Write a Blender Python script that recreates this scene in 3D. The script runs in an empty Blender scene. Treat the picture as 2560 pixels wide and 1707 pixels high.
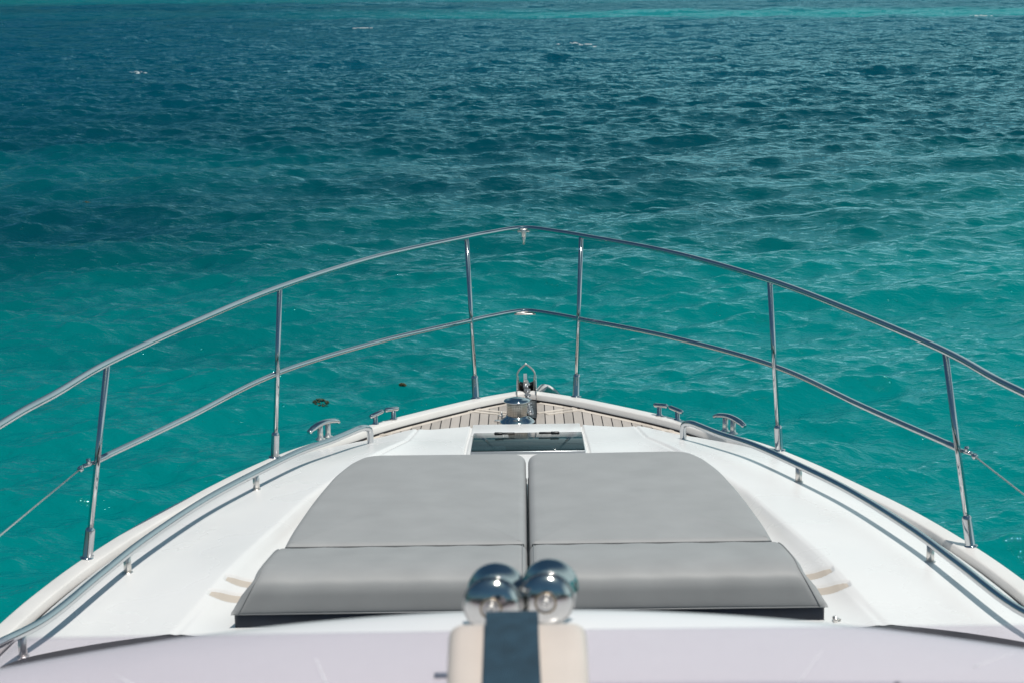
import bpy, bmesh, math, random
import numpy as np
from mathutils import Vector, Matrix
random.seed(7)
rng = np.random.default_rng(11)
S = bpy.context.scene
COL = S.collection
PI = math.pi
ZC = 4.4                                    # eye height above the water

# ------------------------------------------------------------------ object helpers
def link(name, me, mat, parent=None):
    o = bpy.data.objects.new(name, me)
    COL.objects.link(o)
    if mat is not None:
        me.materials.append(mat)
    if parent is not None:
        o.parent = parent
        o.matrix_parent_inverse = Matrix.Translation(-Vector(root_loc(parent)))
    return o

def root_loc(p):                           # every empty's location is its place in the world; meshes sit at the origin
    return p.location

def tag(o, label=None, cat=None, group=None, kind=None):
    for k, v in (('label', label), ('category', cat), ('group', group), ('kind', kind)):
        if v:
            o[k] = v
    return o

def empty(name, loc):
    o = bpy.data.objects.new(name, None)
    COL.objects.link(o)
    o.location = loc
    o.empty_display_size = 0.2
    return o

def smoothstep(a, b, x):
    t = np.clip((np.asarray(x, float) - a) / (b - a), 0, 1)
    return t * t * (3 - 2 * t)

def catmull(pts, n=8, closed=False):
    P = [np.array(p, float) for p in pts]
    N = len(P)
    out = []
    for i in range(N if closed else N - 1):
        p1, p2 = P[i], P[(i + 1) % N]
        p0 = P[i - 1] if (i > 0 or closed) else 2 * p1 - p2
        p3 = P[(i + 2) % N] if (i + 2 < N or closed) else 2 * p2 - p1
        # centripetal-ish: uniform is fine for evenly spread control points
        for k in range(n):
            t = k / n
            out.append(0.5 * ((2 * p1) + (-p0 + p2) * t + (2 * p0 - 5 * p1 + 4 * p2 - p3) * t * t
                              + (-p0 + 3 * p1 - 3 * p2 + p3) * t ** 3))
    if not closed:
        out.append(P[-1])
    return out

class MB:
    def __init__(s):
        s.v, s.f, s.flat = [], [], []
    def add(s, verts, faces, flat=False):
        b = len(s.v)
        s.v.extend([tuple(map(float, p)) for p in verts])
        s.f.extend([tuple(b + i for i in q) for q in faces])
        s.flat.extend([flat] * len(faces))
    def rings(s, rings, closed=True, caps=(True, True), flat=False):
        n = len(rings[0])
        V = [p for r in rings for p in r]
        F = []
        for i in range(len(rings) - 1):
            for j in range(n if closed else n - 1):
                k = (j + 1) % n
                F.append((i * n + j, i * n + k, (i + 1) * n + k, (i + 1) * n + j))
        if closed and caps[0]:
            F.append(tuple(range(n - 1, -1, -1)))
        if closed and caps[1]:
            F.append(tuple((len(rings) - 1) * n + j for j in range(n)))
        s.add(V, F, flat)
    def tube(s, pts, r, n=14, closed=False, caps=True, squash=None):
        P = [np.array(p, float) for p in pts]
        N = len(P)
        rr = r if hasattr(r, '__len__') else [r] * N
        rings = []
        up = np.array([0, 0, 1.0])
        prev = None
        for i in range(N):
            a = P[(i - 1) % N] if (i > 0 or closed) else P[i]
            b = P[(i + 1) % N] if (i < N - 1 or closed) else P[i]
            t = b - a
            t = t / (np.linalg.norm(t) + 1e-12)
            if prev is None:
                u = np.cross(t, up)
                if np.linalg.norm(u) < .05:
                    u = np.cross(t, np.array([0, 1.0, 0]))
            else:
                u = prev - t * (prev @ t)
            u = u / np.linalg.norm(u)
            prev = u
            w = np.cross(u, t)
            sq = squash or (1, 1)
            rings.append([P[i] + rr[i] * (u * sq[0] * math.cos(2 * PI * k / n) + w * sq[1] * math.sin(2 * PI * k / n)) for k in range(n)])
        if closed:
            V = [p for r_ in rings for p in r_]
            F = []
            for i in range(N):
                for j in range(n):
                    k = (j + 1) % n
                    i2 = (i + 1) % N
                    F.append((i * n + j, i * n + k, i2 * n + k, i2 * n + j))
            s.add(V, F)
        else:
            s.rings(rings, True, (caps, caps))
    def lathe(s, prof, origin, axis=(0, 0, 1), n=40):
        ax = Vector(axis).normalized()
        q = Vector((0, 0, 1)).rotation_difference(ax)
        rings = []
        for (r, h) in prof:
            rings.append([tuple(Vector(origin) + q @ Vector((max(r, 1e-5) * math.cos(2 * PI * k / n), max(r, 1e-5) * math.sin(2 * PI * k / n), h))) for k in range(n)])
        s.rings(rings, True, (True, True))
    def box(s, c, size, rz=0.0, bev=0.004, seg=2, rx=0.0):
        bm = bmesh.new()
        bmesh.ops.create_cube(bm, size=1)
        bmesh.ops.scale(bm, vec=size, verts=bm.verts)
        if bev:
            bmesh.ops.bevel(bm, geom=bm.edges[:], offset=bev, segments=seg, profile=.5, affect='EDGES')
        M = Matrix.Translation(c) @ Matrix.Rotation(rz, 4, 'Z') @ Matrix.Rotation(rx, 4, 'X')
        bm.transform(M)
        bm.verts.ensure_lookup_table()
        s.add([v.co[:] for v in bm.verts], [[v.index for v in f.verts] for f in bm.faces], flat=(seg < 2))
        bm.free()
    def grid(s, A, flat=False):               # A[i][j] points
        m, n = len(A), len(A[0])
        V = [p for r in A for p in r]
        F = [(i * n + j, i * n + j + 1, (i + 1) * n + j + 1, (i + 1) * n + j) for i in range(m - 1) for j in range(n - 1)]
        s.add(V, F, flat)
    def build(s, name, mat, parent=None, sharp=None, recalc=True):
        me = bpy.data.meshes.new(name)
        me.from_pydata(s.v, [], s.f)
        me.polygons.foreach_set('use_smooth', [not x for x in s.flat])
        me.validate()
        if recalc:
            bm = bmesh.new(); bm.from_mesh(me)
            bmesh.ops.recalc_face_normals(bm, faces=bm.faces)
            bm.to_mesh(me); bm.free()
        if sharp is not None:
            me.set_sharp_from_angle(angle=math.radians(sharp))
        me.update()
        return link(name, me, mat, parent)

# ------------------------------------------------------------------ materials
def new_mat(name):
    m = bpy.data.materials.new(name)
    m.use_nodes = True
    nt = m.node_tree
    return m, nt, nt.nodes['Principled BSDF'], nt.nodes['Material Output']

def nd(nt, t, **kw):
    n = nt.nodes.new(t)
    for k, v in kw.items():
        if k in n.inputs:
            n.inputs[k].default_value = v
        else:
            setattr(n, k, v)
    return n

def ramp(nt, fac, stops, interp='LINEAR'):
    r = nt.nodes.new('ShaderNodeValToRGB')
    r.color_ramp.interpolation = interp
    el = r.color_ramp.elements
    while len(el) < len(stops):
        el.new(0.5)
    for e, (p, c) in zip(el, stops):
        e.position = p
        e.color = (*c, 1) if len(c) == 3 else c
    if fac is not None:
        nt.links.new(fac, r.inputs['Fac'])
    return r

def basic(name, col, rough=.4, metal=0.0, noise=0.0, nscale=30., bump=0.0, bscale=200., rvar=0.0, coat=0.0, spec=.5):
    m, nt, b, out = new_mat(name)
    b.inputs['Roughness'].default_value = rough
    b.inputs['Metallic'].default_value = metal
    b.inputs['Specular IOR Level'].default_value = spec
    b.inputs['Coat Weight'].default_value = coat
    b.inputs['Base Color'].default_value = (*col, 1)
    geo = nd(nt, 'ShaderNodeNewGeometry')
    if noise:
        n = nd(nt, 'ShaderNodeTexNoise', Scale=nscale, Detail=5.)
        nt.links.new(geo.outputs['Position'], n.inputs['Vector'])
        r = ramp(nt, n.outputs['Fac'], [(0.3, tuple(c * (1 - noise) for c in col)), (0.7, tuple(min(1, c * (1 + noise)) for c in col))])
        nt.links.new(r.outputs['Color'], b.inputs['Base Color'])
    if rvar:
        n2 = nd(nt, 'ShaderNodeTexNoise', Scale=nscale * .6, Detail=4.)
        nt.links.new(geo.outputs['Position'], n2.inputs['Vector'])
        mr = nd(nt, 'ShaderNodeMapRange')
        mr.inputs['From Min'].default_value = .3; mr.inputs['From Max'].default_value = .7
        mr.inputs['To Min'].default_value = max(0.02, rough - rvar); mr.inputs['To Max'].default_value = rough + rvar
        nt.links.new(n2.outputs['Fac'], mr.inputs['Value'])
        nt.links.new(mr.outputs['Result'], b.inputs['Roughness'])
    if bump:
        n3 = nd(nt, 'ShaderNodeTexNoise', Scale=bscale, Detail=3.)
        nt.links.new(geo.outputs['Position'], n3.inputs['Vector'])
        bp = nd(nt, 'ShaderNodeBump', Strength=bump, Distance=.002)
        nt.links.new(n3.outputs['Fac'], bp.inputs['Height'])
        nt.links.new(bp.outputs['Normal'], b.inputs['Normal'])
    return m

M_GEL = basic('white gelcoat', (.80, .80, .79), .28, noise=.02, nscale=3., rvar=.06)
M_CAP = basic('gunwale gelcoat', (.76, .74, .71), .3, noise=.04, nscale=5.)
M_BROW = basic('brow gelcoat', (.80, .79, .80), .22, noise=.015, nscale=4.)
M_HULL = basic('hull gelcoat', (.78, .78, .77), .15)
M_CHROME = basic('polished stainless', (.56, .575, .59), .05, 1.0, noise=.03, nscale=12., rvar=.03)
M_STEEL = basic('dull stainless', (.70, .68, .65), .33, .85, noise=.08, nscale=60., rvar=.08)
M_GALV = basic('galvanised chain', (.40, .41, .42), .42, .8, noise=.25, nscale=80.)
M_RUBBER = basic('black seam rubber', (.012, .012, .014), .6)
M_BLACK = basic('black plastic', (.006, .007, .008), .35)
M_VINYL = basic('grey vinyl', (.335, .342, .343), .52, noise=.055, nscale=6., bump=.25, bscale=420., spec=.35)
M_PIPE = basic('grey piping', (.27, .28, .285), .5)
M_FOLD_SHADE = basic('dark fold shade', (.045, .05, .052), .6)  # near-black colour for the shade between the cushions
M_NAVY = basic('navy vinyl', (.004, .013, .030), .45, noise=.2, nscale=30.)
M_CREAM = basic('cream plastic', (.63, .555, .50), .4, noise=.03, nscale=20.)
M_WIND = basic('navy windscreen cover', (.006, .012, .022), .85, noise=.3, nscale=20., spec=.2)
M_WEED = basic('sargassum weed', (.075, .075, .028), .7, noise=.5, nscale=40.)
M_FOAM = basic('sea foam', (.50, .56, .58), .8)
M_CABIN = basic('cabin gelcoat', (.78, .78, .77), .25)
M_TRAY = basic('hatch lining', (.42, .45, .45), .6)

def fabric(name, col):
    m, nt, b, out = new_mat(name)
    geo = nd(nt, 'ShaderNodeNewGeometry')
    w = nd(nt, 'ShaderNodeTexWave', Scale=260., Distortion=1.5)
    n = nd(nt, 'ShaderNodeTexNoise', Scale=40., Detail=4.)
    nt.links.new(geo.outputs['Position'], w.inputs['Vector']); nt.links.new(geo.outputs['Position'], n.inputs['Vector'])
    r = ramp(nt, n.outputs['Fac'], [(.3, tuple(c * .8 for c in col)), (.7, tuple(c * 1.2 for c in col))])
    nt.links.new(r.outputs['Color'], b.inputs['Base Color'])
    bp = nd(nt, 'ShaderNodeBump', Strength=.4, Distance=.001)
    nt.links.new(w.outputs['Fac'], bp.inputs['Height']); nt.links.new(bp.outputs['Normal'], b.inputs['Normal'])
    b.inputs['Roughness'].default_value = .85
    return m
M_STRAP = fabric('navy webbing', (.018, .050, .078))

def teak(name, col):
    m, nt, b, out = new_mat(name)
    geo = nd(nt, 'ShaderNodeNewGeometry')
    mp = nd(nt, 'ShaderNodeMapping'); mp.inputs['Scale'].default_value = (60, 5, 60)
    nt.links.new(geo.outputs['Position'], mp.inputs['Vector'])
    n = nd(nt, 'ShaderNodeTexNoise', Scale=1., Detail=6., Roughness=.6)
    nt.links.new(mp.outputs['Vector'], n.inputs['Vector'])
    oi = nd(nt, 'ShaderNodeTexWhiteNoise', noise_dimensions='1D')
    sx = nd(nt, 'ShaderNodeSeparateXYZ'); nt.links.new(geo.outputs['Position'], sx.inputs[0])
    dv = nd(nt, 'ShaderNodeMath', operation='DIVIDE'); dv.inputs[1].default_value = .052
    nt.links.new(sx.outputs['X'], dv.inputs[0])
    fl = nd(nt, 'ShaderNodeMath', operation='FLOOR'); nt.links.new(dv.outputs[0], fl.inputs[0])
    nt.links.new(fl.outputs[0], oi.inputs['W'])
    mx = nd(nt, 'ShaderNodeMath', operation='MULTIPLY_ADD'); mx.inputs[1].default_value = .55
    nt.links.new(n.outputs['Fac'], mx.inputs[0])
    m2 = nd(nt, 'ShaderNodeMath', operation='MULTIPLY'); m2.inputs[1].default_value = .45
    nt.links.new(oi.outputs['Value'], m2.inputs[0]); nt.links.new(m2.outputs[0], mx.inputs[2])
    r = ramp(nt, mx.outputs[0], [(.15, tuple(c * .78 for c in col)), (.5, col), (.85, tuple(min(1, c * 1.16) for c in col))])
    nt.links.new(r.outputs['Color'], b.inputs['Base Color'])
    b.inputs['Roughness'].default_value = .75
    return m
M_TEAK = teak('bleached teak', (.44, .402, .365))
M_TEAKL = teak('pale margin teak', (.62, .56, .49))

def perforated():
    m, nt, b, out = new_mat('perforated stainless')
    tc = nd(nt, 'ShaderNodeTexCoord')
    sx = nd(nt, 'ShaderNodeSeparateXYZ'); nt.links.new(tc.outputs['Object'], sx.inputs[0])
    at = nd(nt, 'ShaderNodeMath', operation='ARCTAN2')
    nt.links.new(sx.outputs['Y'], at.inputs[0]); nt.links.new(sx.outputs['X'], at.inputs[1])
    cb = nd(nt, 'ShaderNodeCombineXYZ')
    a1 = nd(nt, 'ShaderNodeMath', operation='MULTIPLY'); a1.inputs[1].default_value = 36 / (2 * PI)
    nt.links.new(at.outputs[0], a1.inputs[0]); nt.links.new(a1.outputs[0], cb.inputs[0])
    a2 = nd(nt, 'ShaderNodeMath', operation='MULTIPLY'); a2.inputs[1].default_value = 105.
    nt.links.new(sx.outputs['Z'], a2.inputs[0]); nt.links.new(a2.outputs[0], cb.inputs[1])
    v = nd(nt, 'ShaderNodeTexVoronoi', voronoi_dimensions='2D'); v.inputs['Randomness'].default_value = 0.; v.inputs['Scale'].default_value = 1.
    nt.links.new(cb.outputs[0], v.inputs['Vector'])
    r = ramp(nt, v.outputs['Distance'], [(.22, (.06, .055, .05)), (.34, (.60, .56, .50))])
    nt.links.new(r.outputs['Color'], b.inputs['Base Color'])
    b.inputs['Metallic'].default_value = .85; b.inputs['Roughness'].default_value = .33
    return m
M_PERF = perforated()

def tinted_sheet(name, tint, ior, haze, hazecol, rough=.02, scratches=False):
    """clear acrylic: tinted see-through, a Fresnel gloss and a little scattering haze"""
    m, nt, b, out = new_mat(name)
    nt.nodes.remove(b)
    tr = nd(nt, 'ShaderNodeBsdfTransparent'); tr.inputs['Color'].default_value = (*tint, 1)
    gl = nd(nt, 'ShaderNodeBsdfGlossy', Roughness=rough)
    df = nd(nt, 'ShaderNodeBsdfDiffuse'); df.inputs['Color'].default_value = (*hazecol, 1)
    fr = nd(nt, 'ShaderNodeFresnel', IOR=ior)
    m1 = nd(nt, 'ShaderNodeMixShader'); m1.inputs[0].default_value = haze
    nt.links.new(tr.outputs[0], m1.inputs[1]); nt.links.new(df.outputs[0], m1.inputs[2])
    m2 = nd(nt, 'ShaderNodeMixShader')
    nt.links.new(fr.outputs[0], m2.inputs[0]); nt.links.new(m1.outputs[0], m2.inputs[1]); nt.links.new(gl.outputs[0], m2.inputs[2])
    nt.links.new(m2.outputs[0], out.inputs['Surface'])
    if scratches:
        geo = nd(nt, 'ShaderNodeNewGeometry')
        n = nd(nt, 'ShaderNodeTexNoise', Scale=9., Detail=6., Roughness=.65)
        nt.links.new(geo.outputs['Position'], n.inputs['Vector'])
        mr = nd(nt, 'ShaderNodeMapRange')
        mr.inputs['From Min'].default_value = .3; mr.inputs['From Max'].default_value = .75
        mr.inputs['To Min'].default_value = haze * .6; mr.inputs['To Max'].default_value = haze * 1.5
        nt.links.new(n.outputs['Fac'], mr.inputs['Value']); nt.links.new(mr.outputs['Result'], m1.inputs[0])
    return m
M_PLEXI = tinted_sheet('hazy acrylic', (.895, .87, .90), 1.45, .055, (.75, .70, .76), scratches=True)
M_HATCHG = tinted_sheet('smoked acrylic', (.17, .26, .29), 1.13, .28, (.075, .135, .155), rough=.05)

# ------------------------------------------------------------------ boat lines (X starboard, Y forward)
GW = [(11.135, .045), (10.90, .310), (10.465, .675), (10.2, .865), (9.96, 1.0), (9.62, 1.21), (9.2, 1.385), (8.76, 1.53),
      (8.24, 1.69), (7.65, 1.822), (7.2, 1.893), (6.79, 1.935), (6.0, 1.99), (5.0, 2.05), (3.0, 2.12), (0.0, 2.12), (-3.0, 2.02)]
def zg(Y):
    Y = np.asarray(Y, float)
    return ZC - 2.43 - .035 * (np.maximum(Y, 4.0) - 7.64)
GWs = catmull([(x, y) for (y, x) in GW], 10)            # (x,y) from bow to stern
GWs = np.array(GWs)
def gw_x(Y):                                            # outer half breadth
    return np.interp(Y, GWs[::-1, 1], GWs[::-1, 0])
tan = np.gradient(GWs, axis=0); tan /= np.linalg.norm(tan, axis=1)[:, None]
nin = np.stack([tan[:, 1], -tan[:, 0]], 1)              # candidates for inward normal
nin *= np.where(nin[:, :1] > 0, -1, 1)                  # inward = towards -x on the starboard side
nin[:, 1] = np.where(nin[:, 1] > 0, -nin[:, 1], nin[:, 1])
def gw_off(d):                                          # curve d metres inside the outer edge
    P = GWs + nin * d
    return P
INNER = gw_off(.084)
def inner_x(Y):
    o = np.argsort(INNER[:, 1])
    return np.interp(Y, INNER[o, 1], INNER[o, 0])

yacht = empty('motor_yacht', (0, 5.0, 0))
tag(yacht, 'white motor yacht seen from its flybridge, bow pointing out over turquoise water', 'yacht')

# hull -------------------------------------------------------------
mb = MB()
for sgn in (1, -1):
    A = []
    for (x, y) in GWs:
        z = float(zg(y))
        k = max(0.0, min(1.0, (y - 4.0) / 7.0))
        row = []
        for (fx, fz, rake) in ((1, -.05, 0), (.98, -.12, .0), (.972, -.20, .02), (.93, -.55, .12), (.86, -1.1, .5), (.70, -1.75, 1.0), (.60, -2.3, 1.5), (.0, -2.7, 1.8)):
            row.append((sgn * x * (fx if y < 9 or fx > .97 else fx ** (1 + 2.0 * (y - 9) / 2.1)), y - rake * k * k, z + fz))
        A.append(row)
    mb.grid(A)
A0 = [(p[0], p[1], p[2]) for p in ()]
mb.build('hull', M_HULL, yacht, sharp=35)

# gunwale cap, both sides in one swept mesh ------------------------
prof = [(.002, -.075), (-.001, -.012), (.001, -.004), (.005, -.001), (.012, .0), (.045, .0005), (.068, .0), (.074, -.0015), (.0775, -.006), (.084, -.042)]
mb = MB()
for sgn in (1, -1):
    A = []
    for (x, y), (nx, ny) in zip(GWs, nin):
        A.append([(sgn * (x + nx * o), y + ny * o, float(zg(y)) + h) for (o, h) in prof])
    mb.grid(A)
    mb.add(A[0], [tuple(range(len(prof)))], True)
mb.build('gunwale', M_CAP, yacht, sharp=50)

# black seam inside the gunwale ------------------------------------
mb = MB()
for sgn in (1, -1):
    P = gw_off(.090)
    mb.tube([(sgn * x, y, float(zg(y)) - .038) for (x, y) in P if y > -1], .0065, 8)
mb.build('deck_seam', M_RUBBER, yacht)

# ------------------------------------------------------------------ coachroof as one height field
FR = [(0, 10.242), (.20, 10.240), (.30, 10.232), (.44, 10.185), (.60, 10.10), (.74, 10.0), (.84, 9.93), (.93, 9.90)]
def front_y(x):
    return np.interp(np.abs(x), [p[0] for p in FR], [p[1] for p in FR])
def aft_y(x):
    return 6.585 - .038 * np.abs(x) ** 4
def side_x(Y):
    return inner_x(Y) - .012
CRE = [(6.2, 1.262), (6.5, 1.235), (7.4, 1.105), (8.3, .957), (9.17, .721), (9.65, .607), (10.3, .56)]
PADX = [(6.5, 1.06), (7.1, .95), (7.9, .925), (8.5, .83), (8.9, .66), (9.3, .50), (10.3, .42)]
def ip(tab, Y): return np.interp(Y, [p[0] for p in tab], [p[1] for p in tab])
SCOOPS = ((7.150, 0.0), (6.975, .035))
def scoop_half(u):
    return .056 * np.sqrt(np.clip(1 - np.clip(u, 0, 1) ** 2.6, 0, 1))
def roof_h(x, Y, scoops=True):
    """height above the gunwale line"""
    ax = np.abs(x)
    w = side_x(Y)
    # distance to the outer edge (side) and to the front edge
    dside = (w - ax) * .93
    dfr = (front_y(x) - Y) * np.where(ax < .32, 1., np.where(ax < .72, .86, .72))
    xc, xp = ip(CRE, Y), ip(PADX, Y)
    out = .045 + (.035 - .032 * (1 - smoothstep(6.45, 7.25, Y))) * smoothstep(0, 1, np.clip((w - ax) / np.maximum(w - xc, .05), 0, 1))     # gently rising side deck
    depth = .066 * (1 - .78 * smoothstep(8.75, 9.7, Y))
    ridge = .08 - .032 * (1 - smoothstep(6.45, 7.25, Y))
    depth = depth * (.35 + .65 * smoothstep(6.5, 7.0, Y))
    ins = ridge - depth * (1 - (1 - np.clip((xc - ax) / np.maximum(xc - xp, .12), 0, 1)) ** 2.8)
    h = np.where(ax > xc, out, ins)
    # soft ridge
    h = h - .006 * np.exp(-((ax - xc) / .012) ** 2) * (1 - smoothstep(9.2, 9.9, Y)) 
    # camber
    h = h + .012 * (1 - (ax / 1.3) ** 2) * (ax < 1.3)
    # forward part falls a little towards the teak
    h = h - .085 * smoothstep(8.9, 10.25, Y)
    # rounded outer edges
    def rnd(d, r, H):
        t = np.clip(d / r, 0, 1)
        return H * (1 - np.sqrt(np.maximum(0, 1 - (1 - t) ** 2)))
    side_r = np.where(Y > 9.6, .07, .07 + .12 * smoothstep(9.6, 8.2, Y))
    h = h - rnd(dside, side_r, .105)
    h = h - rnd(dfr, .045, .12)
    # fine grooves that frame the hatch panel, and the curved one on the ridge
    gx = .296 + .012 * (10.0 - Y)
    g = np.exp(-((ax - gx) / .0065) ** 4) * smoothstep(9.0, 9.2, Y)
    h = h - .012 * g
    g2 = np.exp(-((ax - (xc + .0)) / .0065) ** 4) * smoothstep(8.9, 9.3, Y)
    h = h - .008 * g2
    # hand scoops beside the sunpad
    for yc, sh in SCOOPS if scoops else ():
        u = (ax - (1.00 + sh)) / .155
        v = Y - yc - .75 * (1.08 + sh - ax)
        d = np.minimum(np.minimum(v + scoop_half(u), .036 - v), (1 - u) * .155)
        h = h - np.where(ax > .9, .011 * smoothstep(-.001, .007, d), 0)
    return h
xs = np.concatenate([np.arange(0, .26, .02), np.arange(.26, .36, .0045), np.arange(.36, .54, .02), np.arange(.54, 1.0, .0075), np.arange(1.0, 1.22, .005),
                     np.arange(1.22, 1.30, .008), np.arange(1.30, 2.02, .012)])
xs = np.unique(np.round(xs, 5))
xs = np.concatenate([-xs[:0:-1], xs])
ts = np.concatenate([np.arange(6.1, 6.86, .02), np.arange(6.86, 7.24, .006), np.arange(7.24, 9.0, .02), np.arange(9.0, 9.9, .012), np.arange(9.9, 10.25, .006)])
Yg, Xg = np.meshgrid(ts, xs, indexing='ij')
w = side_x(Yg)
Xc = np.clip(Xg, -w, w)
fy, ay = front_y(Xc), aft_y(Xc)
Yc = np.clip(Yg, ay, fy)
w2 = side_x(Yc)
Xc = np.clip(Xc, -w2, w2)
Z = zg(Yc) + roof_h(Xc, Yc)
n, m = Xc.shape
V = np.stack([Xc, Yc, Z], -1).reshape(-1, 3)
idx = np.arange(n * m).reshape(n, m)
Q = np.stack([idx[:-1, :-1], idx[:-1, 1:], idx[1:, 1:], idx[1:, :-1]], -1).reshape(-1, 4)
P = V[Q]
area = np.linalg.norm(np.cross(P[:, 2] - P[:, 0], P[:, 3] - P[:, 1]), axis=1)
Q = Q[area > 1e-7]
me = bpy.data.meshes.new('coachroof')
me.from_pydata(V.tolist(), [], Q.tolist())
bm = bmesh.new(); bm.from_mesh(me)
bmesh.ops.remove_doubles(bm, verts=bm.verts, dist=1e-4)
loose = [v for v in bm.verts if not v.link_faces]
bmesh.ops.delete(bm, geom=loose, context='VERTS')
for f in bm.faces: f.smooth = True
bmesh.ops.recalc_face_normals(bm, faces=bm.faces)
if sum(f.normal.z for f in bm.faces) < 0:
    bmesh.ops.reverse_faces(bm, faces=bm.faces)
bm.to_mesh(me); bm.free()
coach = link('coachroof', me, M_GEL, yacht)
M_SCOOP = basic('cream scoop sheet', (.56, .50, .43), .5)  # cream sheets set just above the scoop floors
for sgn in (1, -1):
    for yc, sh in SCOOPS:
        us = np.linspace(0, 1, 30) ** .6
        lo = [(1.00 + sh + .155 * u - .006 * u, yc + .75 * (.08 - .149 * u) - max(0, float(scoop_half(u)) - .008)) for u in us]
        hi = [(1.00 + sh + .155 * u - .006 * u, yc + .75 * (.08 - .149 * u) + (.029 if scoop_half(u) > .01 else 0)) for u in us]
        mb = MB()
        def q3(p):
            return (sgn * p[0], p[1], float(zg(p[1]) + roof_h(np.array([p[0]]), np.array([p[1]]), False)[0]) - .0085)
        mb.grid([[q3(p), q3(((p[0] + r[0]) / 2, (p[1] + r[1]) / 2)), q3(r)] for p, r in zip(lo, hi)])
        mb.build('scoop_sheet', M_SCOOP, coach, recalc=False)

# ------------------------------------------------------------------ teak foredeck: caulk sheet, planks, margin and locker boards
def teak_z(Y): return float(zg(Y)) - .041
mb = MB()
ys = np.linspace(9.5, 11.13, 60)
A = [[(-max(inner_x(y), .001) - .02, y, teak_z(y) - .006), (0, y, teak_z(y) - .006), (max(inner_x(y), .001) + .02, y, teak_z(y) - .006)] for y in ys]
mb.grid(A)
caulk = mb.build('deck_caulk', M_RUBBER, yacht)
mb = MB()
PW = .052
def mar_in(Y): return inner_x(Y) - .055
for i in range(-22, 22):
    x0, x1 = i * PW + .0028, (i + 1) * PW - .0028
    if min(abs(x0), abs(x1)) < .048: continue
    xm = max(abs(x0), abs(x1)); xl = min(abs(x0), abs(x1))
    # forward end where the margin board begins
    yy = np.linspace(9.5, 11.1, 300)
    ok = yy[mar_in(yy) > xm]
    ok2 = yy[mar_in(yy) > xl]
    if len(ok) < 2 or len(ok2) < 2: continue
    yA, yB = ok.max(), ok2.max()
    y0 = float(front_y(xm)) - .06
    if yA < y0 + .02: continue
    ya, yb = (yB, yA) if abs(x0) < abs(x1) else (yA, yB)
    mb.add([(x0, y0, teak_z(y0)), (x1, y0, teak_z(y0)), (x1, yb, teak_z(yb)), (x0, ya, teak_z(ya))], [(0, 1, 2, 3)], True)
planks = mb.build('teak_deck', M_TEAK, yacht, recalc=False)
for sgn in (1, -1):
    mb = MB()
    a = gw_off(.099); b = gw_off(.137)
    sel = [i for i in range(len(GWs)) if 9.75 < GWs[i, 1] < 11.06]
    for i0, i1 in zip(sel[:-1], sel[1:]):
        q = [(sgn * p[0], p[1], teak_z(p[1]) + .001) for p in (a[i0], b[i0], b[i1], a[i1])]
        if min(abs(p[0]) for p in q) < .03: continue
        mb.add(q, [(0, 1, 2, 3)], True)
    mb.build('margin_board', M_TEAKL, yacht, recalc=False)
mb = MB()
def board(p, q, wd):
    mb = MB()
    p, q = Vector(p), Vector(q)
    d = (q - p).normalized(); nn = Vector((-d.y, d.x)) * wd * .5
    c = [p - nn, q - nn, q + nn, p + nn]
    zt = [teak_z(v.y) for v in c]
    mb.add([(v.x, v.y, z + .0035) for v, z in zip(c, zt)] + [(v.x, v.y, z - .003) for v, z in zip(c, zt)],
           [(0, 1, 2, 3), (0, 1, 5, 4), (1, 2, 6, 5), (2, 3, 7, 6), (3, 0, 4, 7)], True)
    mb.build('locker_board', M_TEAKL, yacht)
for sgn in (1, -1):
    board((sgn * .062, 10.66), (sgn * .285, 10.80), .036)
    board((sgn * .115, 10.625), (sgn * .335, 10.755), .030)
    board((sgn * .70, 10.13), (sgn * .84, 10.18), .030)

# ------------------------------------------------------------------ bow rail
ZR = 2.77
RT = [(-2.03, 4.2), (-1.965, 5.7), (-1.842, 6.75), (-1.765, 7.18), (-1.682, 7.71), (-1.47, 8.54), (-1.195, 9.43), (-.79, 10.33), (-.325, 11.0), (-.185, 11.175), (-.075, 11.297)]
def mirror(L): return L + [(-.0, 11.332)] + [(-x, y) for (x, y) in L[::-1]]
rail = empty('bow_rail', (0, 9, 2.4)); rail.parent = yacht
rail.matrix_parent_inverse = Matrix.Translation(-Vector((0, 5, 0)))
tp = catmull([(x, y, ZR) for (x, y) in mirror(RT)], 10)
mb = MB(); mb.tube(tp, .0148, 16)
mb.build('top_rail', M_CHROME, rail)
RM = [(-1.745, 7.70, 2.37), (-1.51, 8.48, 2.354), (-1.235, 9.46, 2.333), (-.80, 10.30, 2.313), (-.303, 10.97, 2.297), (-.175, 11.13, 2.293), (-.07, 11.24, 2.291)]
mp_ = RM + [(0, 11.275, 2.29)] + [(-x, y, z) for (x, y, z) in RM[::-1]]
mb = MB(); mb.tube(catmull(mp_, 10), .0135, 14)
mb.build('middle_rail', M_CHROME, rail)
for sgn in (1, -1):
    for (bx, by, tx, ty) in ((1.800, 7.655, 1.684, 7.705), (1.259, 9.468, 1.196, 9.43), (.287, 10.925, .325, 10.998), (1.975, 5.65, 1.965, 5.70)):
        b = np.array([sgn * bx, by, float(zg(by))]); t = np.array([sgn * tx, ty, ZR])
        mb = MB()
        mb.tube([b, t], .0125, 14)
        post = mb.build('stanchion', M_CHROME, rail)
        d = (t - b) / np.linalg.norm(t - b)
        mb = MB()
        q = lambda s: tuple(b + d * s)
        mb.lathe([(.000, -.004), (.030, -.004), (.030, .003), (.0215, .005), (.0205, .008), (.0200, .115), (.0185, .124), (.0130, .130), (.0125, .131)], tuple(b), tuple(d), 24)
        mb.build('socket', M_CHROME, post)
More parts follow.
